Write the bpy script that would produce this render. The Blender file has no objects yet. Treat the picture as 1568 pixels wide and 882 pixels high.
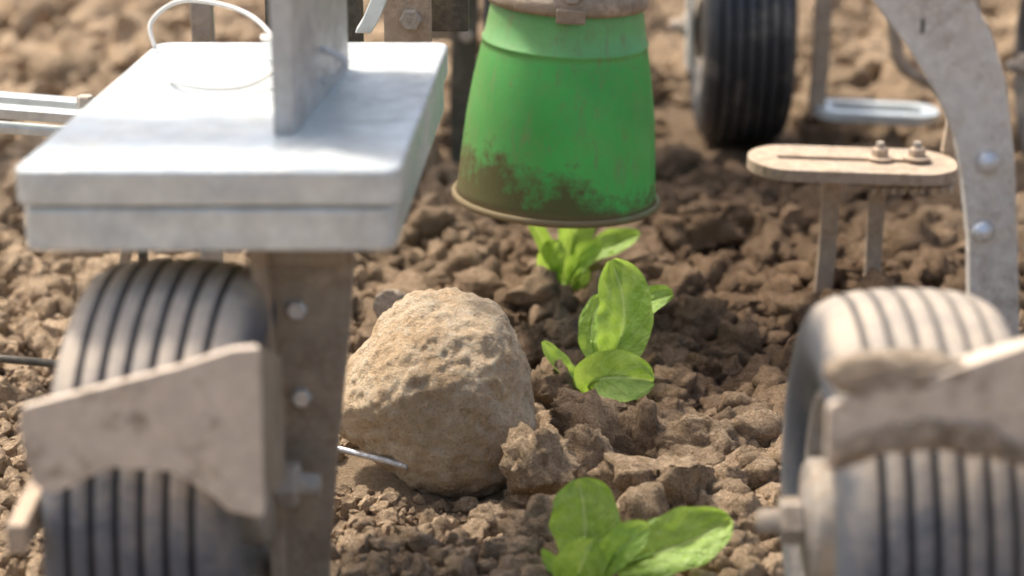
import bpy, bmesh, math, random
import numpy as np
from mathutils import Vector, Matrix, noise
random.seed(7); rng=np.random.RandomState(11)
# ------------------------------------------------------------------ everything is modelled in cm, scaled to metres at the end
scene=bpy.context.scene
ALL=[]
def link(o):
    scene.collection.objects.link(o); ALL.append(o); return o
def empty(name):
    o=bpy.data.objects.new(name,None); o.empty_display_size=1; return link(o)
def meshobj(name,verts,faces,mat=None,parent=None,smooth=False,bevel=0,seg=2):
    me=bpy.data.meshes.new(name); me.from_pydata([tuple(v) for v in verts],[],faces); me.update()
    bm=bmesh.new(); bm.from_mesh(me); bmesh.ops.recalc_face_normals(bm,faces=bm.faces); bm.to_mesh(me); bm.free()
    o=link(bpy.data.objects.new(name,me))
    if mat: me.materials.append(mat)
    if smooth: me.polygons.foreach_set('use_smooth',[True]*len(me.polygons))
    if bevel:
        b=o.modifiers.new('b','BEVEL'); b.width=bevel; b.segments=seg; b.limit_method='ANGLE'; b.angle_limit=math.radians(35); b.harden_normals=False
    if parent: o.parent=parent
    return o
def box(name,c,s,mat,parent=None,rz=0,rx=0,ry=0,bevel=.12):
    R=Matrix.Rotation(rz,3,'Z')@Matrix.Rotation(ry,3,'Y')@Matrix.Rotation(rx,3,'X')
    v=[Vector(c)+R@Vector((a*s[0]/2,b*s[1]/2,d*s[2]/2)) for a in(-1,1) for b in(-1,1) for d in(-1,1)]
    f=[(0,1,3,2),(4,6,7,5),(0,4,5,1),(2,3,7,6),(0,2,6,4),(1,5,7,3)]
    return meshobj(name,v,f,mat,parent,bevel=bevel)
def roundpoly(pts,r,n=6):
    out=[];m=len(pts)
    for i in range(m):
        p=Vector(pts[i]);a=Vector(pts[i-1]);b=Vector(pts[(i+1)%m])
        u=(a-p).normalized();w=(b-p).normalized()
        rr=min(r,(a-p).length*.45,(b-p).length*.45)
        for k in range(n+1):
            t=k/n; out.append(p+u*rr*(1-t)**2+w*rr*t**2)
    return out
def prism(name,pts,vec,mat,parent=None,bevel=.1,seg=2):
    n=len(pts); vec=Vector(vec); pts=[Vector(p) for p in pts]
    v=pts+[p+vec for p in pts]
    f=[tuple(range(n))[::-1],tuple(range(n,2*n))]+[(i,(i+1)%n,n+(i+1)%n,n+i) for i in range(n)]
    return meshobj(name,v,f,mat,parent,bevel=bevel,seg=seg)
def lathe(name,prof,origin,axis,mat,parent=None,n=96,smooth=True,closed=False,rot=None):
    # prof: (a,r) a along axis
    axis=Vector(axis).normalized(); up=Vector((0,0,1)) if abs(axis.z)<.9 else Vector((0,1,0))
    e1=axis.cross(up).normalized(); e2=axis.cross(e1).normalized(); v=[];f=[];m=len(prof)
    for i in range(n):
        t=2*math.pi*i/n; d=e1*math.cos(t)+e2*math.sin(t)
        for a,r in prof: v.append(Vector(origin)+axis*a+d*r)
    for i in range(n):
        j=(i+1)%n
        for k in range(m-1 if not closed else m):
            l=(k+1)%m; f.append((i*m+k,j*m+k,j*m+l,i*m+l))
    o=meshobj(name,v,f,mat,parent,smooth=smooth)
    return o
def bolt(name,c,axis,r,h,mat,parent,n=6,dome=False):
    if dome: prof=[(0,0.001),(0,r),(h*.4,r*.92),(h*.75,r*.65),(h,r*.2),(h,.001)]
    else: prof=[(0,.001),(0,r),(h*.85,r),(h,r*.88),(h,.001)]
    return lathe(name,prof,c,axis,mat,parent,n=20 if dome else n,smooth=dome)
def tube(name,pts,r,mat,parent=None,n=10,sub=8):
    P=[Vector(p) for p in pts]; S=[]
    for i in range(len(P)-1):
        p0=P[max(i-1,0)];p1=P[i];p2=P[i+1];p3=P[min(i+2,len(P)-1)]
        for k in range(sub):
            t=k/sub; S.append(.5*((2*p1)+(p2-p0)*t+(2*p0-5*p1+4*p2-p3)*t*t+(3*p1-p0-3*p2+p3)*t**3))
    S.append(P[-1]); v=[];f=[]; ref=Vector((.3,.2,1)).normalized()
    for i,s in enumerate(S):
        d=(S[min(i+1,len(S)-1)]-S[max(i-1,0)]).normalized()
        e1=d.cross(ref).normalized(); e2=d.cross(e1)
        rr=r[0]+(r[1]-r[0])*i/(len(S)-1) if isinstance(r,tuple) else r
        for k in range(n):
            a=2*math.pi*k/n; v.append(s+(e1*math.cos(a)+e2*math.sin(a))*rr)
    for i in range(len(S)-1):
        for k in range(n): f.append((i*n+k,i*n+(k+1)%n,(i+1)*n+(k+1)%n,(i+1)*n+k))
    f.append(tuple(range(n))); f.append(tuple(range((len(S)-1)*n,len(S)*n)))
    return meshobj(name,v,f,mat,parent,smooth=True)
def strap(name,pts,width_vec,th_vec,mat,parent=None,bevel=.08):
    P=[Vector(p) for p in pts]; w=Vector(width_vec);t=Vector(th_vec); v=[];f=[]
    for p in P: v+= [p,p+w,p+w+t,p+t]
    n=len(P)
    for i in range(n-1):
        for k in range(4): f.append((i*4+k,i*4+(k+1)%4,(i+1)*4+(k+1)%4,(i+1)*4+k))
    f+=[(0,1,2,3),tuple(range(4*n-4,4*n))]
    return meshobj(name,v,f,mat,parent,bevel=bevel)
def slotbar(name,c,ux,uy,L,W,sL,sW,th,mat,parent=None):
    ux=Vector(ux).normalized();uy=Vector(uy).normalized();uz=ux.cross(uy);c=Vector(c)
    def cap(L,W,n=12):
        o=[]
        for sgn in(1,-1):
            for k in range(n+1):
                a=-math.pi/2+math.pi*k/n
                o.append(((L/2-W/2)*sgn+math.cos(a)*W/2*sgn, math.sin(a)*W/2*sgn))
        return o
    A=cap(L,W);B=cap(sL,sW);n=len(A); v=[]
    for z in(0,-th):
        for loop in(A,B): v+=[c+ux*a+uy*b+uz*z for a,b in loop]
    f=[]
    for i in range(n):
        j=(i+1)%n
        f+=[(i,j,n+j,n+i),(2*n+i,3*n+i,3*n+j,2*n+j),(i,2*n+i,2*n+j,j),(n+i,n+j,3*n+j,3*n+i)]
    return meshobj(name,v,f,mat,parent,bevel=.07)
# ------------------------------------------------------------------ materials
class NT:
    def __init__(s,name):
        s.m=bpy.data.materials.new(name); s.m.use_nodes=True; s.t=s.m.node_tree; s.t.nodes.clear()
        s.out=s.n('ShaderNodeOutputMaterial'); s.b=s.n('ShaderNodeBsdfPrincipled'); s.l(s.b.outputs[0],s.out.inputs[0])
        s.tc=s.n('ShaderNodeTexCoord')
    def n(s,t):
        return s.t.nodes.new(t)
    def l(s,a,b): s.t.links.new(a,b)
    def noise(s,scale,detail=4,rough=.6,vec=None,dist=0):
        x=s.n('ShaderNodeTexNoise'); x.inputs['Scale'].default_value=scale; x.inputs['Detail'].default_value=detail
        x.inputs['Roughness'].default_value=rough; x.inputs['Distortion'].default_value=dist
        s.l(vec or s.tc.outputs['Object'],x.inputs['Vector']); return x.outputs['Fac']
    def vor(s,scale,feat='F1',vec=None):
        x=s.n('ShaderNodeTexVoronoi'); x.feature=feat; x.inputs['Scale'].default_value=scale; s.l(vec or s.tc.outputs['Object'],x.inputs['Vector']); return x.outputs['Distance']
    def rng(s,v,a,b,c=0,d=1):
        x=s.n('ShaderNodeMapRange'); s.l(v,x.inputs[0])
        for i,q in enumerate((a,b,c,d)): x.inputs[i+1].default_value=q
        return x.outputs[0]
    def math(s,op,a,b=None,clamp=False):
        x=s.n('ShaderNodeMath'); x.operation=op; x.use_clamp=clamp
        for i,q in enumerate((a,b)):
            if q is None: continue
            if isinstance(q,(int,float)): x.inputs[i].default_value=q
            else: s.l(q,x.inputs[i])
        return x.outputs[0]
    def mix(s,f,a,b,mode='MIX'):
        x=s.n('ShaderNodeMix'); x.data_type='RGBA'; x.blend_type=mode
        for i,q in ((0,f),(6,a),(7,b)):
            if isinstance(q,(int,float)): x.inputs[i].default_value=q
            elif isinstance(q,tuple): x.inputs[i].default_value=(*q,1) if len(q)==3 else q
            else: s.l(q,x.inputs[i])
        return x.outputs[2]
    def bump(s,h,dist,strength=1,nrm=None):
        x=s.n('ShaderNodeBump'); x.inputs['Distance'].default_value=dist; x.inputs['Strength'].default_value=strength
        s.l(h,x.inputs['Height']); 
        if nrm: s.l(nrm,x.inputs['Normal'])
        return x.outputs[0]
    def set(s,**k):
        for a,q in k.items():
            i=s.b.inputs[a.replace('_',' ')]
            if isinstance(q,(int,float)): i.default_value=q
            elif isinstance(q,tuple): i.default_value=(*q,1)
            else: s.l(q,i)
    def xyz(s):
        x=s.n('ShaderNodeSeparateXYZ'); s.l(s.tc.outputs['Object'],x.inputs[0]); return x.outputs
    def nz(s):
        g=s.n('ShaderNodeNewGeometry'); x=s.n('ShaderNodeSeparateXYZ'); s.l(g.outputs['Normal'],x.inputs[0]); return x.outputs[2]

def metal(name,base,dust,amt,rough=.45,metallic=.5,upw=.25,scale=.35,mud=0.0):
    t=NT(name); a=t.noise(scale,5,.68); c=t.noise(scale*9,4,.7)
    f=t.math('ADD',t.rng(a,.35,.65,-.4,.4),t.rng(c,.3,.7,-.22,.22)); f=t.math('ADD',f,amt)
    f=t.math('ADD',f,t.math('MULTIPLY',t.nz(),upw),True)
    b=t.mix(t.rng(t.noise(scale*3,3),.35,.65),tuple(x*.8 for x in base),base)
    d=t.mix(t.rng(t.noise(scale*5,4),.35,.65),tuple(x*.75 for x in dust),dust)
    col=t.mix(f,b,d)
    if mud:
        mm=t.rng(t.math('ADD',t.noise(.42,5,.75),t.math('MULTIPLY',c,.25)),.64,.75,0,mud); col=t.mix(mm,col,(.22,.155,.10))
    t.set(Base_Color=col,Roughness=t.rng(f,0,1,rough,.92),Metallic=t.rng(f,0,1,metallic,0),
          Normal=t.bump(t.math('ADD',t.math('MULTIPLY',c,f),t.math('MULTIPLY',t.noise(scale*2,2),.6)),.0014,.6))
    return t.m
DUST=(.58,.47,.35)
m_galv=metal('galvanised_steel',(.74,.79,.79),(.60,.58,.51),.04,.30,.35,-.05,.22)
m_dusty=metal('dusty_steel',(.42,.40,.37),DUST,.4,.5,.25,mud=.4)
m_arm=metal('arm_steel',(.70,.69,.66),(.70,.60,.48),.30,.4,.2,.25,.4,mud=.4)
m_post=metal('bare_steel',(.58,.58,.56),(.46,.40,.33),.15,.4,.35)
m_leg=metal('dirty_leg_steel',(.32,.27,.21),(.52,.40,.28),.42,.5,.2,.1,mud=.55)
m_tan=metal('dusty_bracket_steel',(.40,.33,.26),(.56,.43,.31),.6,.5,.15,mud=.45)
m_guard=metal('mud_guard_steel',(.68,.58,.48),(.76,.63,.49),.6,.6,.03,.2,.2,mud=.65)
m_dark=metal('dark_frame_steel',(.08,.08,.065),(.28,.23,.17),.2,.5,.3)
m_rod=metal('rod_steel',(.62,.64,.66),(.35,.28,.2),.05,.3,.6,.1,1.0)
m_zinc=metal('zinc_bolt',(.72,.74,.76),DUST,.02,.3,.6,.1,1)
# rubber
def rubber(name,topdust,base=(.10,.11,.13),bias=.04):
    t=NT(name); a=t.noise(.28,5,.65); c=t.noise(2.5,4,.7)
    f=t.math('ADD',t.rng(a,.35,.65,-.25,.25),t.rng(t.nz(),.15,.72,bias,topdust)); f=t.math('ADD',f,t.rng(c,.3,.7,-.15,.15),True)
    at=t.n('ShaderNodeAttribute'); at.attribute_name='groove'
    f=t.math('MULTIPLY',f,t.rng(at.outputs['Fac'],0,1,1,.2),True)
    b=t.mix(at.outputs['Fac'],base,(.018,.02,.026))
    t.set(Base_Color=t.mix(f,b,(.50,.42,.33)),Roughness=t.rng(f,0,1,.45,.95),Normal=t.bump(c,.0008,.5))
    return t.m
m_rub=rubber('dusty_rubber',.82,bias=.0); m_rub2=rubber('rear_rubber',.15,(.04,.043,.05),-.05)
# soil
def soil(name):
    t=NT(name); at=t.n('ShaderNodeAttribute'); at.attribute_name='tint'
    a=t.noise(1.3,5,.68); c=t.noise(6,5,.8)
    k=t.mix(1.0,at.outputs['Color'],t.mix(t.rng(c,.34,.66),(.58,.52,.46),(1.25,1.25,1.23)),'MULTIPLY')
    k=t.mix(1.0,k,t.mix(t.rng(a,.38,.62),(.80,.77,.73),(1.12,1.12,1.12)),'MULTIPLY')
    h=t.math('ADD',a,t.math('MULTIPLY',c,.9))
    t.set(Base_Color=k,Roughness=.96,Normal=t.bump(h,.006,1)); t.b.inputs['Specular IOR Level'].default_value=.12
    return t.m
m_soil=soil('soil')
# stone
t=NT('field_stone'); a=t.noise(.35,4,.6); b=t.noise(1.6,6,.72); c=t.noise(7,5,.75); v=t.vor(2.6,'SMOOTH_F1')
col=t.mix(t.rng(a,.40,.60),(.80,.58,.36),(.88,.70,.48))
col=t.mix(t.rng(b,.52,.70),col,(.94,.82,.63))
col=t.mix(t.rng(b,.45,.31),col,(.52,.36,.21))
col=t.mix(t.rng(c,.46,.32,0,.75),col,(.36,.255,.16))
col=t.mix(t.rng(t.noise(2.2,3,.5),.66,.74,0,.5),col,(.94,.86,.72))
h=t.math('ADD',t.math('MULTIPLY',b,1.4),t.math('ADD',t.math('MULTIPLY',c,.8),t.math('MULTIPLY',v,.3)))
t.set(Base_Color=col,Roughness=.88,Normal=t.bump(h,.0045,1)); t.b.inputs['Specular IOR Level'].default_value=.25; m_stone=t.m
# green plastic (cup object coords: z 0 bottom .. 14 top)
t=NT('green_plastic'); X=t.xyz(); z=X[2]
n1=t.noise(.35,6,.68); n2=t.noise(1.8,5,.72); n3=t.noise(.18,3,.5)
g=t.mix(t.rng(n3,.35,.65),(.11,.62,.15),(.15,.76,.20))
g=t.mix(t.rng(z,10.6,11.6),g,(.28,.68,.27))
g=t.mix(t.rng(t.noise(.7,5,.7),.46,.74,0,.42),g,(.30,.46,.17))
g=t.mix(t.rng(n2,.60,.8,0,.6),g,(.22,.32,.11))
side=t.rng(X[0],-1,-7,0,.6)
low=t.math('ADD',t.rng(z,6.5,0.2,-.40,.19),t.rng(X[0],4.5,-2.0,-.15,.09))
dm=t.rng(t.math('ADD',t.math('ADD',n1,low),t.math('MULTIPLY',n2,.22)),.52,.72,0,.88)
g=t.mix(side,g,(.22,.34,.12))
mp=t.n('ShaderNodeMapping'); mp.inputs['Scale'].default_value=(1.2,1.2,.3); t.l(t.tc.outputs['Object'],mp.inputs[0])
st=t.rng(t.noise(1,5,.7,mp.outputs[0]),.54,.74,0,.8)
g=t.mix(st,g,(.36,.38,.20)); g=t.mix(dm,g,(.18,.125,.055))
g=t.mix(t.rng(z,.75,.35,0,.8),g,(.38,.29,.17))
t.set(Base_Color=g,Roughness=t.rng(dm,0,1,.34,.85),Normal=t.bump(n2,.0006,.6))
tr=t.n('ShaderNodeBsdfTranslucent'); t.l(g,tr.inputs[0]); mx=t.n('ShaderNodeMixShader'); mx.inputs[0].default_value=.42
t.l(t.b.outputs[0],mx.inputs[1]); t.l(tr.outputs[0],mx.inputs[2]); t.l(mx.outputs[0],t.out.inputs[0]); m_green=t.m
# leaf
t=NT('lettuce_leaf'); s=t.n('ShaderNodeSeparateXYZ'); t.l(t.tc.outputs['UV'],s.inputs[0])
u=t.math('ABSOLUTE',t.math('SUBTRACT',s.outputs[0],.5)); vv=s.outputs[1]
ph=t.math('SUBTRACT',t.math('MULTIPLY',vv,44),t.math('MULTIPLY',u,26)); sv=t.math('SINE',t.math('ADD',ph,t.math('MULTIPLY',t.noise(1.0,3),5)))
vein=t.math('MAXIMUM',t.rng(u,.05,.015),t.rng(sv,.86,1,0,.45))
nn=t.noise(.9,4,.6)
g=t.mix(t.rng(nn,.35,.65),(.30,.50,.08),(.45,.66,.16)); g=t.mix(t.math('MULTIPLY',vein,.6),g,(.62,.80,.36))
t.set(Base_Color=g,Roughness=.36,Normal=t.bump(t.math('ADD',t.math('MULTIPLY',t.noise(1.8,3),1.5),t.math('MULTIPLY',vein,-.5)),.0022,.9))
tr=t.n('ShaderNodeBsdfTranslucent'); t.l(t.mix(1.0,g,(1.25,1.15,.75),'MULTIPLY'),tr.inputs[0]); mx=t.n('ShaderNodeMixShader'); mx.inputs[0].default_value=.4
t.l(t.b.outputs[0],mx.inputs[1]); t.l(tr.outputs[0],mx.inputs[2]); t.l(mx.outputs[0],t.out.inputs[0]); m_leaf=t.m
t=NT('straw'); t.set(Base_Color=t.mix(t.noise(3,3),(.6,.5,.35),(.25,.17,.1)),Roughness=.8); m_straw=t.m
t=NT('cable_plastic'); t.set(Base_Color=t.mix(t.noise(2,3),(.6,.6,.58),(.7,.68,.64)),Roughness=.4); m_cable=t.m
# ------------------------------------------------------------------ terrain
TAB=[rng.rand(256,256) for _ in range(6)]
def vn(x,y,k):
    T=TAB[k]; xi=np.floor(x).astype(int); yi=np.floor(y).astype(int); fx=x-xi; fy=y-yi
    fx=fx*fx*(3-2*fx); fy=fy*fy*(3-2*fy); a=T[xi%256,yi%256];b=T[(xi+1)%256,yi%256];c=T[xi%256,(yi+1)%256];d=T[(xi+1)%256,(yi+1)%256]
    return (a*(1-fx)+b*fx)*(1-fy)+(c*(1-fx)+d*fx)*fy-.5
def H(x,y):
    x=np.asarray(x,float);y=np.asarray(y,float)
    far=np.clip((y-185)/60,0,1)
    return (1.3+1.2*far)*vn(x/17+3,y/17,0)+(.9+.8*far)*vn(x/6.5,y/6.5,1)+.5*vn(x/2.6,y/2.6,2)+.3*vn(x/1.1,y/1.1,3)+.16*vn(x/.5,y/.5,4)
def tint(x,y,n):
    """soil colour: dry, pale on the left/front wheel tracks; moist and brown, plus painted machine shade, along the planted row and to its right"""
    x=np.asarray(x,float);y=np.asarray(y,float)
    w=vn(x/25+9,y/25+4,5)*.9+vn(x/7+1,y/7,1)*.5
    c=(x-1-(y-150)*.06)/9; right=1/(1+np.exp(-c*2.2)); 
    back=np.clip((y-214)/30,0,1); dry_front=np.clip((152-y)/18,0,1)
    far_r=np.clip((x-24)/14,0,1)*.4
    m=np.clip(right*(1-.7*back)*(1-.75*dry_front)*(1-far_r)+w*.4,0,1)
    m=np.where((x<2)&(y>155)&(y<235)&(x>-15),np.clip(m+.55,0,1),m)  # machine shade painted into the soil colour between plates and cup
    dry=np.array([.74,.575,.405]); wet_shaded=np.array([.30,.21,.14])
    col=dry[None,:]*(1-m[:,None])+wet_shaded[None,:]*m[:,None]
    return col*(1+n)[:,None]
def axis_coords(a,b,step,far):
    c=list(np.arange(a,b+1e-6,step)); s=step; x=c[-1]
    while x<far: s*=1.35; x+=s; c.append(x)
    s=step; x=c[0]; 
    while x>-far: s*=1.35; x-=s; c.insert(0,x)
    return np.array(c)
xs=axis_coords(-62,62,.42,30000); ys=axis_coords(100,300,.5,30000)
XX,YY=np.meshgrid(xs,ys); nx=len(xs);ny=len(ys); x=XX.ravel();y=YY.ravel()
z=H(x,y)
co=np.stack([x,y,z],1).astype('f')
i=np.arange(nx*ny).reshape(ny,nx); q=np.stack([i[:-1,:-1],i[:-1,1:],i[1:,1:],i[1:,:-1]],-1).reshape(-1,4)
def fastmesh(name,co,faces,k,cols,mat,smooth):
    me=bpy.data.meshes.new(name); me.vertices.add(len(co)); me.vertices.foreach_set('co',co.ravel().astype('f'))
    me.loops.add(faces.size); me.loops.foreach_set('vertex_index',faces.ravel().astype('i'))
    me.polygons.add(len(faces)); me.polygons.foreach_set('loop_start',(np.arange(len(faces))*k).astype('i'))
    me.polygons.foreach_set('use_smooth',np.broadcast_to(np.asarray(smooth),(len(faces),)).astype(bool))
    me.update(calc_edges=True)
    at=me.attributes.new('tint','FLOAT_COLOR','POINT'); at.data.foreach_set('color',np.concatenate([cols,np.ones((len(cols),1))],1).astype('f').ravel())
    me.materials.append(mat); return link(bpy.data.objects.new(name,me))
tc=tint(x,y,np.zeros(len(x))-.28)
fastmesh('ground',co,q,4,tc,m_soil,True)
# ------------------------------------------------------------------ clods
def ico(sub):
    bm=bmesh.new(); bmesh.ops.create_icosphere(bm,subdivisions=sub,radius=1)
    v=np.array([p.co[:] for p in bm.verts]); f=np.array([[a.index for a in g.verts] for g in bm.faces]); bm.free(); return v,f
def clodvar(sub,seed,rough=1,planes=9,cut=.88):
    v,f=ico(sub); r=np.random.RandomState(seed)
    for _ in range(planes):
        n=r.randn(3); n/=np.linalg.norm(n); d=r.uniform(.45,.82); e=np.maximum(0,v@n-d); v=v-e[:,None]*n*cut
    off=Vector(r.rand(3)*50); out=[]
    for p in v:
        P=Vector(p); s=1+rough*(.30*noise.noise(P*1.4+off)+.24*noise.noise(P*3.1+off)+.17*noise.noise(P*6.5+off)+(.11*noise.noise(P*13+off) if sub>=3 else 0)+(.07*noise.noise(P*24+off) if sub>=4 else 0))
        if sub>=3:
            w=noise.voronoi(P*2.6+off)[0]; s-=rough*.3*(.3-min(w[1]-w[0],.3))
        out.append(P*s)
    v=np.array([o[:] for o in out]); return v,f
VAR={1:[clodvar(1,s,1.1,6) for s in range(14)],2:[clodvar(2,100+s,1.1,9) for s in range(18)],3:[clodvar(3,200+s,1.05,10) for s in range(16)],4:[clodvar(4,300+s,1.0,9) for s in range(12)]}
CV=[];CF=[];CC=[];SM=[];cnt=0
def rotm(r):
    q=r.randn(4);q/=np.linalg.norm(q);w,a,b,c=q
    return np.array([[1-2*(b*b+c*c),2*(a*b-c*w),2*(a*c+b*w)],[2*(a*b+c*w),1-2*(a*a+c*c),2*(b*c-a*w)],[2*(a*c-b*w),2*(b*c+a*w),1-2*(a*a+b*b)]])
def addclod(x,y,z,r,sub,sc=None,col=None,n=None):
    global cnt
    v,f=VAR[sub][rng.randint(len(VAR[sub]))]
    if sc is None: sc=rng.uniform(.75,1.3,3)*r
    v=(v@rotm(rng).T)*np.asarray(sc)+np.array([x,y,z])
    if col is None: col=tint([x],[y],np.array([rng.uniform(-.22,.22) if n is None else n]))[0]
    CV.append(v);CF.append(f+cnt);CC.append(np.repeat(col[None,:],len(v),0));SM.append(np.full(len(f),sub>=3)); cnt+=len(v)
def blocked(x,y,r):
    if ((x+4.7)/(6.0+r*.8))**2+((y-139)/(5+r*.8))**2<1: return True
    if r>.45:
        for (a,b) in((-16.3,111),(18.5,106),(21.2,222)):
            if abs(x-a)<5.5+r and abs(y-b)<11+r: return True
        for (a,b) in((6.3,150),(4.2,121),(3.8,172)):
            if math.hypot(x-a,y-b)<.7+r: return True
        if abs(x+9)<2.5+r and abs(y-139)<1+r*.7: return True
    return False
def scatter(N,y0,y1,rf,sub,fan=(.25,14),sink=(.1,.7),pw=1.0):
    k=0
    while k<N:
        y=y0+(y1-y0)*rng.rand()**pw; w=fan[0]*y+fan[1]; x=rng.uniform(-w,w); r=rf(x,y)
        k+=1
        if r is None or blocked(x,y,r): continue
        s=sub
        if r>.85 and sub==2 and y<185 and abs(x)<.22*y+4: s=3
        if sub==2 and (y>215 and r<1.6 or r<.5): s=1
        addclod(x,y,float(H(x,y))+r*rng.uniform(*sink),r,s)
def rs(x,y): return .14+.34*rng.rand()**2
def rm(x,y):
    left = x<-1 and y<160
    return (.36+.66*rng.rand()**1.5) if left else (.45+1.1*rng.rand()**1.4)
def rl(x,y):
    if x<2 and y<165: return None
    return 1.2+1.3*rng.rand()**1.5
def rfar(x,y): return .8+2.1*rng.rand()**2
scatter(12000,116,180,rs,1,fan=(.22,6),pw=1.1)
scatter(7500,112,200,rm,2)
scatter(640,124,215,rl,3)
scatter(3600,195,335,rfar,2,sink=(0,.55))
scatter(260,205,330,lambda x,y:2.2+2*rng.rand(),3,sink=(-.2,.3))
scatter(3500,112,330,lambda x,y:.9+1.5*rng.rand()**2 if abs(x)>.22*y+10 else None,1,fan=(.5,60))
# big clods that lie around the stone and the seedlings
HC=[(1.9,133,2.5,1.7,1.6,2.6,.0),(5.0,142,2.4,2.3,1.8,1.8,-.02),(4.8,136,2.0,2.1,1.7,2.1,.0),(8.5,140,1.6,1.6,1.5,1.9,-.05),(12.1,139.5,1.3,2.7,2.0,2.1,.05),
(8.9,131.5,2.0,2.9,2.1,2.5,.05),(2.3,149,1.1,1.7,1.5,1.9,-.25),(12.5,134,.9,1.4,1.2,1.4,.05),(13.4,163,.9,2.2,1.6,1.7,-.1),(2.2,170,.9,2.2,1.8,1.9,0),
(6.2,168,1.2,1.5,1.4,1.7,.35),(-5.6,190,.8,1.5,1.3,1.3,1.2),(2.1,127,1.1,1.8,1.6,1.6,.05),(-1.5,130,.3,1.3,1.1,1.1,.0),(10.5,150,.8,1.6,1.4,1.4,.1),(15.5,146,.7,1.6,1.4,1.4,.1),
(13.2,153,.9,1.7,1.4,1.4,0),(11.2,158,.8,1.9,1.4,1.5,.1),(8.3,159,.6,1.4,1.3,1.2,.2),(.8,158,1.0,1.9,1.5,1.6,0),(-1.7,160,.6,1.6,1.4,1.4,.1),(3.8,160,.8,1.6,1.3,1.4,-.1),
(11.3,126,.9,1.8,1.5,1.5,.05),(14,129,.8,1.7,1.5,1.5,.0),(8.6,125,.6,1.4,1.3,1.2,.0),(-5.0,126,.2,1.0,.9,.9,.1),(12.4,171,1.0,2.0,1.6,1.5,.1),(16.5,168,.9,1.8,1.6,1.4,.1),(9.2,178,1.0,2.3,1.8,1.6,.1),(14.8,185,1.4,2.6,2.0,1.9,.1),(18.8,190,1.2,2.6,2,1.8,.1),(12.8,204,1.3,3.2,2.5,2.2,.1),(-2.7,172,.8,1.8,1.4,1.4,.1)]
for (x,y,z,a,b,c,n) in HC: addclod(x,y,z,1,4,sc=(a*1.27,b*1.2,c*1.27),n=n)
CV=np.concatenate(CV);CF=np.concatenate(CF);CC=np.concatenate(CC);SM=np.concatenate(SM)
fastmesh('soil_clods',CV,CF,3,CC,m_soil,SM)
# pale angular pebble
v,f=clodvar(4,977,.35,12); v=v*np.array([1.5,1.1,1.9])+np.array([-8.6,160,3.4])
fastmesh('pebble',v,f,3,np.repeat(np.array([[.85,.74,.62]]),len(v),0),m_soil,np.array(True))
# ------------------------------------------------------------------ stone
OUT=[(1.5,6.6),(-.6,6.4),(-2.9,5.4),(-4.3,3.3),(-5.9,.5),(-7.1,-1.3),(-6.8,-2.2),(-4.6,-3.4),(-2.4,-4.9),(-.8,-6.4),(1.4,-6.7),(3.4,-6.5),(5.3,-5.0),(6.4,-2.4),(6.1,0),(5.3,3.1),(4.0,5.5)]
ang=np.array([math.atan2(b,a) for a,b in OUT]); rad=np.array([math.hypot(a,b) for a,b in OUT]); o=np.argsort(ang); ang=ang[o];rad=rad[o]
v,f=ico(6); th=np.arctan2(v[:,2],v[:,0])
kk=sum(np.interp(th+d,ang,rad,period=2*math.pi) for d in(-.10,-.05,0,.05,.10))/5
s=np.sqrt(v[:,0]**2+v[:,2]**2)
P=np.stack([kk*np.cos(th)*s**.9,5.0*v[:,1],kk*np.sin(th)*s**.9],1)*.975
for n,d in(((-.62,-.62,.48),4.2),((.15,-.72,.68),4.4),((.8,-.55,.1),5.5),((.1,-.95,-.3),4.7),((-.75,-.5,-.45),4.7)):
    n=np.array(n);n/=np.linalg.norm(n);e=np.maximum(0,P@n-d);P=P-(e*.45)[:,None]*n
out=[]
for p,d in zip(P,v):
    q=Vector(p); s=.24*noise.noise(q*.33)+.20*noise.noise(q*.75+Vector((5,1,2)))+.17*noise.noise(q*1.5)+.12*noise.noise(q*3.3)+.07*noise.noise(q*7.5)
    c=noise.noise(q*1.1+Vector((9,9,9))); s-=.28*max(0,c-.15); c=noise.noise(q*2.8+Vector((1,9,4))); s-=.15*max(0,c-.25)
    out.append(q+Vector(d)*s)
Rx=Matrix.Rotation(math.radians(-20),3,'X')
P=np.array([(Rx@q)[:] for q in out])+np.array([-4.75,138.6,5.2])
st=fastmesh('field_stone',P,f,3,np.ones((len(P),3)),m_stone,np.array(True))
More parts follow.
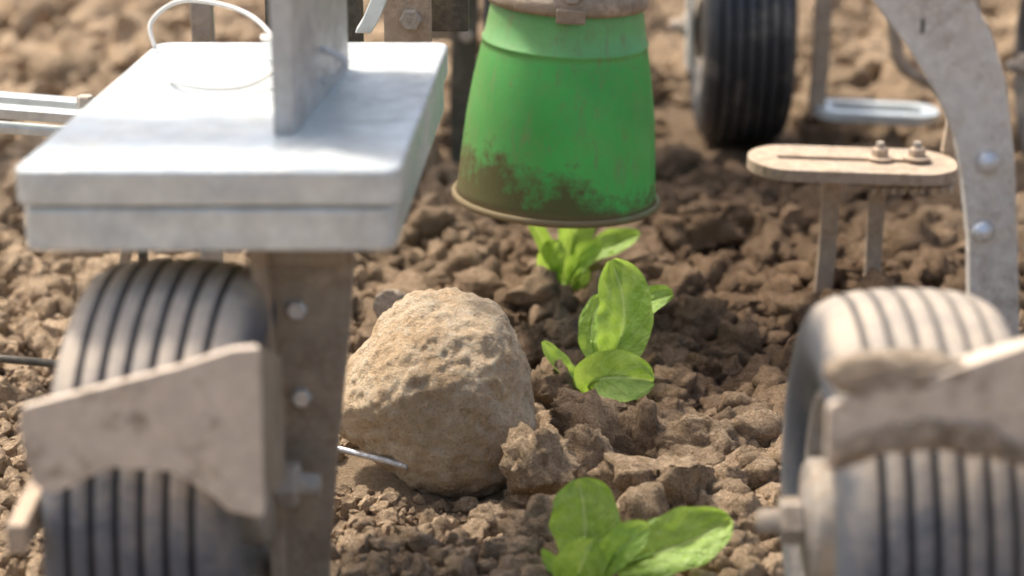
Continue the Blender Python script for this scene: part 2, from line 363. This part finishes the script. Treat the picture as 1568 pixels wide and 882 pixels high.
# ------------------------------------------------------------------ plants
def leaf(name,pts,width,nrm,parent,prof='spoon',wave=.17,curl=.2,seed=0):
    P=[Vector(p) for p in pts]; NL,NW=28,12; S=[]
    for i in range(NL+1):
        t=i/NL; a,b,c,d=P; S.append(a*(1-t)**3+3*b*t*(1-t)**2*1.0+3*c*t*t*(1-t)+d*t**3)
    nrm=Vector(nrm).normalized(); v=[];f=[];uv=[]
    for i,s in enumerate(S):
        t=i/NL; tg=(S[min(i+1,NL)]-S[max(i-1,0)]).normalized(); side=tg.cross(nrm).normalized(); nn=side.cross(tg).normalized()
        if t<.28: w=.10+.45*(t/.28)**2.2
        else: w=.55+.45*math.sin(min(1,(t-.28)/.34)*math.pi/2)
        if t>.68: w*=math.sqrt(max(0,1-((t-.68)/.325)**2.2))
        w*=width/2*(1+.14*noise.noise(Vector((t*6,seed,0))))
        for j in range(NW+1):
            u=j/NW*2-1; rip=wave*width*(noise.noise(Vector((t*4.5,u*2.2+seed*3.1,seed)))*.8*abs(u)+ .35*noise.noise(Vector((t*11,u*4.5,seed+7)))*min(1,t*2.5))
            v.append(s+side*u*w*(1+.05*noise.noise(Vector((t*14,u*3,seed))))+nn*(curl*width*(u*u-.15)*min(1,t*2)*(w/(width/2)) +rip - .04*width*math.exp(-(u*5)**2)))
            uv.append((u*.5+.5,t))
    for i in range(NL):
        for j in range(NW): f.append((i*(NW+1)+j,i*(NW+1)+j+1,(i+1)*(NW+1)+j+1,(i+1)*(NW+1)+j))
    me=bpy.data.meshes.new(name); me.from_pydata([tuple(a) for a in v],[],f); L=me.uv_layers.new(name='UVMap')
    for lp in me.loops: L.data[lp.index].uv=uv[lp.vertex_index]
    me.materials.append(m_leaf); me.polygons.foreach_set('use_smooth',[True]*len(f)); me.update()
    o=link(bpy.data.objects.new(name,me)); o.parent=parent
    sb=o.modifiers.new('s','SUBSURF'); sb.levels=1; sb.render_levels=1
    tube(name+'_midrib',[S[0]-nrm*.02,S[NL//4]-nrm*.04,S[NL//2]-nrm*.05],(.17,.06) if width>1.2 else (.12,.05),m_leaf,parent,n=8,sub=4)
def plant(specs,base,off=(0,0,0),k=1.0):
    e=empty('lettuce_seedling'); B=Vector(base); O=Vector(off)
    tr=lambda p: B+O+(Vector(p)-B)*k
    tube('stem',[tr((base[0],base[1],-1)),tr((base[0],base[1]+.1,base[2]+.6))],(.32,.25),m_leaf,e)
    for i,(p,w,n) in enumerate(specs): leaf('leaf_%d'%(i+1),[tr(q) for q in p],w*k,n,e,seed=i+base[0])
PL2=[([(6.3,150,.8),(6.4,150.0,3.6),(8.6,150.4,5.6),(6.5,151.8,9.6)],3.7,(.1,-1,.25)),
       ([(6.6,151,1.0),(6.9,152,4.5),(8.3,152.4,6.8),(10.7,152.6,7.0)],2.0,(-.1,-.7,.8)),
       ([(6.2,151,.9),(5.2,151.5,3.2),(4.7,152,5),(6.0,152.5,7.0)],1.7,(-.5,-.8,.2)),
       ([(6.0,149.8,.8),(4.9,149,2.0),(3.4,149,2.0),(2.0,149,4.9)],1.8,(.4,-.5,.8)),
       ([(6.0,149.4,.6),(3.4,146.8,3.2),(6.4,146,3.9),(9.2,147,2.9)],3.4,(-.1,-.9,.45))]
plant(PL2,(6.3,150.3,.5))
plant([([(4.1,121,.4),(3.7,121.5,2.2),(4.4,121.8,3.8),(3.6,122.8,6.1)],3.8,(0,-1,.3)),
       ([(4.5,120.6,.4),(6.0,119,3.6),(9.0,119.5,3.1),(11.8,120.2,4.9)],3.4,(-.15,-.75,.75)),
       ([(4.1,120.5,.4),(3.2,118.4,1.6),(3.5,117.5,3.2),(4.3,117.6,4.8)],2.9,(-.1,-.9,.35)),
       ([(4.4,120.4,.4),(4.9,118.5,2.8),(5.9,118,4.7),(7.3,118.6,5.0)],1.9,(-.3,-.8,.5)),
       ([(4.0,120.3,.4),(3,119,2),(2.2,119,2.2),(1.6,119,3.6)],.9,(.2,-.6,.8))],(4.2,120.8,.2))
plant([([(3.8,172,.8),(3.6,171.5,3),(2.4,171,4.5),(1.2,170.5,7.6)],1.3,(.3,-.9,.2)),
       ([(4,172,.8),(4.4,171.5,4.6),(6.8,171,3.9),(9.4,170.5,5.9)],2.2,(-.2,-.7,.8)),
       ([(3.8,171.8,.8),(2.6,171,2.6),(2.6,170.5,4),(3.6,170,5.4)],2.1,(-.1,-1,.2)),
       ([(4,172.5,.8),(4.3,173,4),(5,173,6.4),(5.8,173.4,8.4)],2.8,(0,-1,.3)),
       ([(4,171.7,.8),(4.4,170.5,3.2),(5.2,170,4.2),(6.6,170,5.2)],1.8,(-.2,-.8,.6)),
       ([(4,171.6,.8),(4.9,170.6,1.8),(5.4,170,2.6),(5.2,170,3.4)],1.2,(0,-1,.3))],(3.9,172,.8))
plant(PL2,(6.3,150.3,.5),(-3,47,0)); plant(PL2,(6.3,150.3,.5),(-3.5,73,0))
plant(PL2,(6.3,150.3,.5),(-25,131,1),.9); plant(PL2,(6.3,150.3,.5),(10.3,136,1),.9)
# ------------------------------------------------------------------ wheels
def wheel(name,c,yaw,R,W,mat,hub_side,dirt=True):
    e=empty(name); e.location=c; e.rotation_euler=(0,0,yaw)
    hw=W/2; half=[(-hw*.80,R*.55),(-hw*.92,R*.60),(-hw*1.03,R*.70),(-hw*1.04,R*.79),(-hw*.98,R*.88),(-hw*.9,R*.935)]
    tread=[];G=[]
    ng=6; gx=[-hw*.78+ (k+.5)*(2*hw*.78)/ng*1.0 for k in range(ng)]
    crown=lambda a:R-.75*(abs(a)/hw)**2.6
    for a in gx:
        for da,dr,g in((-.26,0,0),(-.16,-.06,0.3),(-.12,-.42,1),(.12,-.42,1),(.16,-.06,.3),(.26,0,0)): tread.append((a+da,crown(a+da)+dr)); G.append(g)
    prof=half+tread+[(-a,r) for a,r in half[::-1]]
    G=[0]*len(half)+G+[0]*len(half)
    o=lathe('tyre',prof,(0,0,0),(1,0,0),mat,e,n=112)
    at=o.data.attributes.new('groove','FLOAT','POINT')
    at.data.foreach_set('value',np.tile(np.array(G,'f'),112))
    for sd,nm in((-1,'rim_inner'),(1,'rim_outer')):
        pr=[(sd*hw*.80,R*.56),(sd*hw*.86,R*.57),(sd*hw*.84,R*.53),(sd*hw*.70,R*.50),(sd*hw*.45,R*.46),(sd*hw*.42,R*.34),(sd*hw*.55,R*.28),(sd*hw*.60,.001)]
        lathe(nm,pr,(0,0,0),(1,0,0),m_dusty if dirt else m_dark,e,n=64)
    s=hub_side
    lathe('hub_flange',[(s*hw*.5,.01),(s*hw*.5,2.9),(s*hw*1.0,3.0),(s*hw*1.05,2.8),(s*hw*1.05,1.9),(s*hw*1.08,1.8),(s*hw*1.12,.001)],(0,0,0),(1,0,0),m_dusty,e,n=48)
    bolt('axle_nut',(s*hw*1.12,0,0),(s,0,0),1.15,1.0,m_dusty,e); lathe('axle_end',[(0,.6),(1.9,.58),(2.05,.45),(2.05,.001)],(s*hw*1.12,0,0),(s,0,0),m_dusty,e,n=20)
    for k in range(5):
        a=k*2*math.pi/5+.3; bolt('rim_bolt_%d'%(k+1),(s*hw*.45,4.4*math.cos(a),4.4*math.sin(a)),(s,0,0),.45,.5,m_zinc,e)
    return e
wheel('press_wheel',(-16.4,111,10.9),math.radians(-5),11,8.8,m_rub,1)
wheel('press_wheel',(18.6,106,11.0),math.radians(2),11,8.8,m_rub,-1)
wr=wheel('press_wheel',(21.4,222,10.6),math.radians(0),11,8.2,m_rub2,-1)
box('side_plate',(-5.0,-2.2,4),(.5,3.6,15),m_galv,wr)
wheel('press_wheel',(49.5,205,10.6),0,11,8.2,m_rub2,-1)
# ------------------------------------------------------------------ weight plates, left
e=empty('weight_plate_stack')
C=[(-23.2,108),(-5.2,108),(-3.6,136),(-20.3,136)]
def plate(nm,z,th,ins,dy=0):
    pts=roundpoly([(a+ (ins if i in(0,3) else -ins),b+dy,z) for i,(a,b) in enumerate(C)],1.0)
    return prism(nm,pts,(0,0,th),m_galv,e,bevel=.22,seg=3)
plate('top_plate',25.85,1.8,0); plate('bottom_plate',23.6,2.15,.25,.2)
# upright flat bar
prism('upright_bar',[(-11.65,114.4,27.6),(-10.6,114.6,27.6),(-8.9,129,27.6),(-9.95,129,27.6)],(0,0,22),m_post,e,bevel=.1)
box('clamp_block',(-9.0,128,36.3),(4,5,6),m_dark,e,rz=-.1)
tube('wire_loop',[(-20.0,133,27.9),(-20.3,134,29.2),(-18.6,134.5,30.3),(-15.5,133,30.2),(-13.4,130,29.6),(-12.4,126,28.6),(-14.2,123,28.0),(-17.5,124,28),(-18.5,127,28.2)],.13,m_cable,e)
tube('wire_hook',[(-13.4,128,29.6),(-11.5,124,30.1),(-9.8,122,30.3),(-8.6,122,29.6),(-9.2,122,28.7),(-10.6,122,28.6)],.2,m_cable,e)
# leg under the plates
e=empty('wheel_fork_leg')
pts=roundpoly([(-12.0,113,24),(-7.6,113,24),(-7.9,113,19),(-8.7,113,12),(-9.2,113,6.6),(-9.4,113,3.6),(-11.9,113,3.2),(-12.2,113,8)],.7)
prism('leg_plate',pts,(0,.8,0),m_leg,e,bevel=.1)
prism('leg_flange',roundpoly([(-12.7,111.2,24),(-11.9,111.2,24),(-11.5,111.2,12),(-11.4,111.2,5),(-12.1,111.2,5),(-12.5,111.2,12)],.2),(0,2.4,0),m_tan,e,bevel=.1)
for k,(a,z) in enumerate(((-10.6,19.2),(-10.5,14.6))): bolt('bolt_%d'%k,(a,113,z),(0,-1,0),.5,.4,m_zinc,e)
box('cross_bar',(-10.2,119,22.6),(4.2,14,1.8),m_leg,e)
# left mud guard
e=empty('mud_scraper')
pts=roundpoly([(-21.5,99,20.2),(-21.6,99,18.8),(-21.2,99,16.6),(-20.3,99,16.1),(-17.8,99,17.4),(-15.0,99,17.2),(-13.2,99,16.0),(-12.6,99,15.3),(-11.0,99,15.0),(-11.0,99,23.0),(-12.2,99,22.9),(-14.5,99,22.1)],.25,3)
pts=[Vector((p.x,99,p.z-.9)) for p in pts]
prism('front_plate',pts,(0,.55,0),m_guard,e,bevel=.1)
prism('side_plate',[(-11.5,99.55,22.0),(-11.5,99.55,14.4),(-11.5,109,12.0),(-11.5,109,18.2)],(.5,0,0),m_leg,e,bevel=.1)
box('arm',(-22.2,107,12.8),(.9,15,1.4),m_tan,e)
# right mud guard with crusted soil
e=empty('mud_scraper')
pts=roundpoly([(13.0,93,21.7),(13.0,93,18.8),(13.8,93,19.2),(15.4,93,19.8),(17.5,93,20.0),(19.6,93,19.7),(22.6,93,18.9),(25.2,93,18.4),(25.2,93,25.6),(21.5,93,24.5),(18.3,93,23.3)],.3,3)
prism('front_plate',pts,(0,.55,0),m_guard,e,bevel=.1)
prism('top_lip',[(18.3,93.56,23.3),(25.2,93.56,25.5),(25.2,95.2,25.2),(18.6,95.2,23.0)],(0,0,-.4),m_guard,e,bevel=.1)
v,f=clodvar(5,555,.7,2); v=np.sign(v)*np.abs(v)**.75*np.array([2.9,.9,1.0])+np.array([15.9,93.9,22.7])
c=fastmesh('soil_crust',v,f,3,np.repeat(np.array([[.88,.73,.57]]),len(v),0),m_soil,np.array(True)); c.parent=e
gv=[];gf=[]; NX,NZ=90,14
for a in range(NX+1):
    X0=13.3+a/NX*11.8; zb=np.interp(X0,[13.3,15.4,17.5,19.6,22.6,25.2],[19.0,19.8,20.0,19.7,18.9,18.4])
    for b in range(NZ+1):
        t=b/NZ; hgt=1.3+.9*noise.noise(Vector((X0*.5,3,0))); prof=math.sin(math.pi*t)**.6
        gv.append((X0,92.98-prof*(.35+.35*noise.noise(Vector((X0*1.2,t*2.5,1)))+.2*noise.noise(Vector((X0*3,t*6,4)))),zb-.25+.25*noise.noise(Vector((X0*1.5,0,7)))+t*hgt))
for a in range(NX):
    for b in range(NZ): gf.append((a*(NZ+1)+b,(a+1)*(NZ+1)+b,(a+1)*(NZ+1)+b+1,a*(NZ+1)+b+1))
c=fastmesh('soil_crust_low',np.array(gv),np.array(gf),4,np.repeat(np.array([[.78,.64,.5]]),len(gv),0),m_soil,np.array(True)); c.parent=e
# ------------------------------------------------------------------ curved arm right
e=empty('curved_arm')
Lp=[(13.5,42),(15.6,37),(18.1,33.2),(20.0,30.8),(21.7,28.2),(22.7,26.0),(23.2,23.7),(23.7,20.5),(23.9,17.5),(24.0,13),(24.3,8)]
Rp=[(27.2,8),(26.9,13),(26.5,17.5),(26.2,21),(25.8,25),(25.1,29),(24.2,31.5),(23.0,33.6),(20.5,38),(18.6,42)]
prism('arm_plate',[(a,120,z) for a,z in Lp+Rp],(0,1.1,0),m_arm,e,bevel=.12)
for k,(a,z) in enumerate(((24.4,24.8),(24.35,21.1),(24.8,14))): bolt('rivet_%d'%k,(a,120,z),(0,-1,0),.62,.5,m_zinc,e,dome=True)
box('slot_mark',(20.7,119.99,31.9),(.18,.1,.75),m_dark,e,bevel=0)
box('outer_bar',(27.6,118.5,20),(1.6,1.5,14),m_arm,e)
# ------------------------------------------------------------------ slotted bracket right
def bracket(nm,c,L,sgn=1):
    e=empty(nm); cx,cy,cz=c
    slotbar('slotted_plate',(cx,cy,cz),(1,0,-.035*sgn),(0,1,.04),L,6.4,L*.72,.8,.9,m_tan,e)
    for k,dx in enumerate((.25,.6)):
        bolt('washer_%d'%k,(cx+sgn*dx*L/2,cy,cz+.02),(0,0,1),1.0,.22,m_tan,e,n=18); bolt('nut_%d'%k,(cx+sgn*dx*L/2,cy,cz+.24),(0,0,1),.62,.6,m_tan,e)
        bolt('stud_%d'%k,(cx+sgn*dx*L/2,cy,cz+.5),(0,0,1),.3,.8,m_dusty,e,n=12)
    box('lower_rack',(cx+sgn*L*.26,cy-.6,cz-1.3),(L*.42,3,.7),m_tan,e)
    for k in range(9): box('tooth_%d'%k,(cx+sgn*(L*.08+k*L*.045),cy-2.2,cz-1.75),(.35,.5,.5),m_tan,e,bevel=.05)
    return e
e=bracket('slotted_bracket',(24.8,170,11.6),15.4)
strap('leg_1',[(22.9,171,10.8),(22.7,171,4),(22.4,171,-1)],(1.3,0,0),(0,.6,0),m_tan,e)
strap('leg_2',[(26.3,171,10.2),(26.2,171,5),(26.2,171,-1)],(1.2,0,0),(0,.6,0),m_tan,e)
strap('support_rod',[(31.6,172,11.5),(32.2,172,16),(33,172,30)],(1.2,0,0),(0,.9,0),m_tan,e)
e=empty('slotted_rail')
slotbar('rail',(-34.0,158,18.9),(1,0,-.08),(0,1,.05),15,4.0,12,1.5,.7,m_galv,e)
box('rail_lower',(-33,157,17.2),(11,1.2,.6),m_galv,e,ry=.08); bolt('nut',(-28.6,158,18.5),(0,0,1),.6,.7,m_dusty,e)
strap('support_rod',[(-40,160,19),(-41,160,23),(-42,160,46)],(1.2,0,0),(0,.9,0),m_dusty,e)
# rod hanger behind
e=empty('rod_hanger')
strap('upright',[(27.3,214,44),(27.2,214,9),(27.0,214,5.0),(27.6,214,4.2)],(1.5,0,0),(0,1,0),m_tan,e)
slotbar('foot_loop',(33.2,214.5,4.6),(1,0,-.05),(0,1,.05),11.5,4.4,8.6,2.0,.9,m_galv,e)
tube('bent_bar',[(33.5,208,18),(33.4,208,13),(34.4,208,9.8),(37.2,208,8.2),(39.5,208,6.3),(39.7,208,5)],.55,m_tan,e)
# ------------------------------------------------------------------ background frame pieces
e=empty('frame_bracket')
box('dark_plate',(-12.6,152,30),(6.2,1.2,13),m_dark,e)
box('bolted_plate',(-6.6,151,30.3),(3.0,1.0,12),m_tan,e)
bolt('bolt',(-6.4,150.5,26.0),(0,-1,0),.7,.7,m_dusty,e)
bolt('bolt_upper',(-6.4,150.5,32),(0,-1,0),.7,.7,m_dusty,e)
box('rear_box',(-4.0,155,31),(2.4,3,13),m_dark,e)
strap('curved_strap',[(-9.6,145,26.2),(-9.1,145,27.0),(-8.5,145,28.4),(-8.1,145,30),(-8.1,145,34)],(1.0,0,0),(0,1.6,0),m_galv,e)
box('post',(-21.3,164,22),(1.5,1.2,38),m_dusty,e)
box('brace',(-27.6,160,3.5),(.7,.8,11),m_leg,e,ry=.22); box('brace_2',(-25.9,161,3.2),(.6,.8,11),m_dark,e,ry=.05)
box('link_bar',(-27.4,160.5,8.4),(3.6,.8,.7),m_leg,e)
box('small_post',(-15.8,150,12),(.6,.6,22),m_dark,e)
# furrow opener shank between the plates and the cup, in the rear
e=empty('furrow_opener')
prism('shank',roundpoly([(-4.9,204,45),(-2.7,204,45),(-2.9,204,14),(-3.2,204,5),(-4.2,204,-1),(-5.3,204,-1),(-5.4,204,8),(-5.1,204,15)],.5,3),(0,2.2,0),m_dark,e)
box('spacer',(-6.2,208,14.5),(2.2,3,4),m_leg,e); bolt('shank_bolt',(-3.9,204,13.5),(0,-1,0),.6,.5,m_dusty,e)
tube('hose',[(-1.6,190,15.0),(-1.5,190,20),(-1.7,191,30),(-1.7,196,44)],.8,m_rub2,e)
# added toolbar above, out of view: carries the parts, shades the rear soil
e=empty('added_tool_bar')
box('beam',(0,124,50),(150,5,5),m_dusty,e,bevel=.4)
box('shade_beam_rear',(0,218,46),(150,12,7),m_dusty,e,bevel=.4)  # unseen bar, made wide to cast shade on the rear soil
# ------------------------------------------------------------------ green cup
e=empty('green_planting_cup'); e.location=(3.1,165,10.2); e.rotation_euler=(0,math.radians(3.0),0)
pr=[(0,7.15),(.8,7.02),(3,6.85),(6,6.6),(8.5,6.25),(10.8,5.82),(11.2,5.74),(11.25,5.80),(11.4,5.80),(11.45,5.68),(13,5.42),(14.0,5.25),(14.35,5.1)]
inn=[(a,r-.3) for a,r in pr[::-1]]; 
lathe('cup_body',pr+inn,(0,0,0),(0,0,1),m_green,e,n=128,closed=True)
lip=[( .26*math.sin(a)+.08, 7.2+.2*math.cos(a)) for a in [k*2*math.pi/12 for k in range(12)]]
lathe('bottom_lip',lip,(0,0,0),(0,0,1),m_green,e,n=128,closed=True)
lathe('collar',[(14.0,5.0),(14.0,5.55),(14.35,5.62),(14.6,5.6),(15.3,5.5),(15.3,4.6),(16.6,4.3),(17.2,4.3),(17.2,.01)],(0,0,0),(0,0,1),m_leg,e,n=96)
box('collar_tab',(0.1,-5.6,14.1),(2.0,.4,1.0),m_leg,e); bolt('collar_bolt',(.1,-5.2,15.6),(0,-1,0),.7,.6,m_dusty,e); box('collar_lug',(.1,-4.9,15.6),(3.2,.7,1.6),m_leg,e)
lathe('drop_tube',[(17.2,3.2),(33,3.2)],(0,0,0),(0,0,1),m_dark,e,n=48)
# ------------------------------------------------------------------ small things
tube('steel_rod',[(-15,138.5,2.6),(-11.2,137,2.35),(-8,135.2,2.25),(-6.2,134.3,2.1)],.2,m_rod,None,n=12)
tube('iron_bar',[(-38,153,2.6),(-30,152.6,2.0),(-26.5,152,1.4)],.28,m_dark,None)
VV=[];FF=[];n0=0
for k in range(220):
    y=rng.uniform(122,200); x=rng.uniform(-.22*y-8,.22*y+8); L=rng.uniform(.5,2.6); a=rng.uniform(0,6.28); zz=float(H(x,y))+rng.uniform(.3,1.0); w=rng.uniform(.02,.06)
    if blocked(x,y,.3): continue
    d=np.array([math.cos(a),math.sin(a),rng.uniform(-.3,.3)])*L/2; s=np.array([-math.sin(a),math.cos(a),0])*w; u=np.array([0,0,w]); c=np.array([x,y,zz]); b=np.array([0,0,rng.uniform(0,.25)])
    for p,bb in((c-d,0),(c,b),(c+d,0)): VV+=[p+s+bb,p+u+bb,p-s+bb,p-u+bb]
    for j in range(2):
        for q in range(4): FF.append((n0+j*4+q,n0+j*4+(q+1)%4,n0+j*4+4+(q+1)%4,n0+j*4+4+q))
    n0+=12
meshobj('straw_debris',VV,FF,m_straw)
# ------------------------------------------------------------------ to metres
for o in ALL:
    if o.parent is None:
        o.scale=(.01,.01,.01); o.location=o.location*.01
# ------------------------------------------------------------------ light
w=bpy.data.worlds.new('World'); scene.world=w; w.use_nodes=True; nt=w.node_tree
sky=nt.nodes.new('ShaderNodeTexSky'); sky.sky_type='NISHITA'; sky.sun_disc=False
d=Vector((-.46,.40,1.0)).normalized(); el=math.asin(d.z)
sky.sun_elevation=el; sky.sun_rotation=math.atan2(d.x,d.y); sky.dust_density=6; sky.air_density=1.2; sky.ozone_density=.6
nt.links.new(sky.outputs[0],nt.nodes['Background'].inputs[0]); nt.nodes['Background'].inputs[1].default_value=.24
L=bpy.data.lights.new('sun','SUN'); L.energy=4.8; L.angle=math.radians(6); L.color=(1,.93,.83)
s=bpy.data.objects.new('sun',L); s.rotation_euler=d.to_track_quat('Z','Y').to_euler(); s.location=(0,0,5); scene.collection.objects.link(s)
# ------------------------------------------------------------------ camera
c=bpy.data.cameras.new('camera'); c.lens=85; c.sensor_width=36; c.clip_start=.05; c.clip_end=1000
c.dof.use_dof=True; c.dof.focus_distance=1.49; c.dof.aperture_fstop=5.0
co=bpy.data.objects.new('camera',c); co.location=(0,0,.57); co.rotation_euler=(math.radians(72),0,0); scene.collection.objects.link(co); scene.camera=co
scene.view_settings.view_transform='Standard'; scene.view_settings.look='None'; scene.view_settings.exposure=0
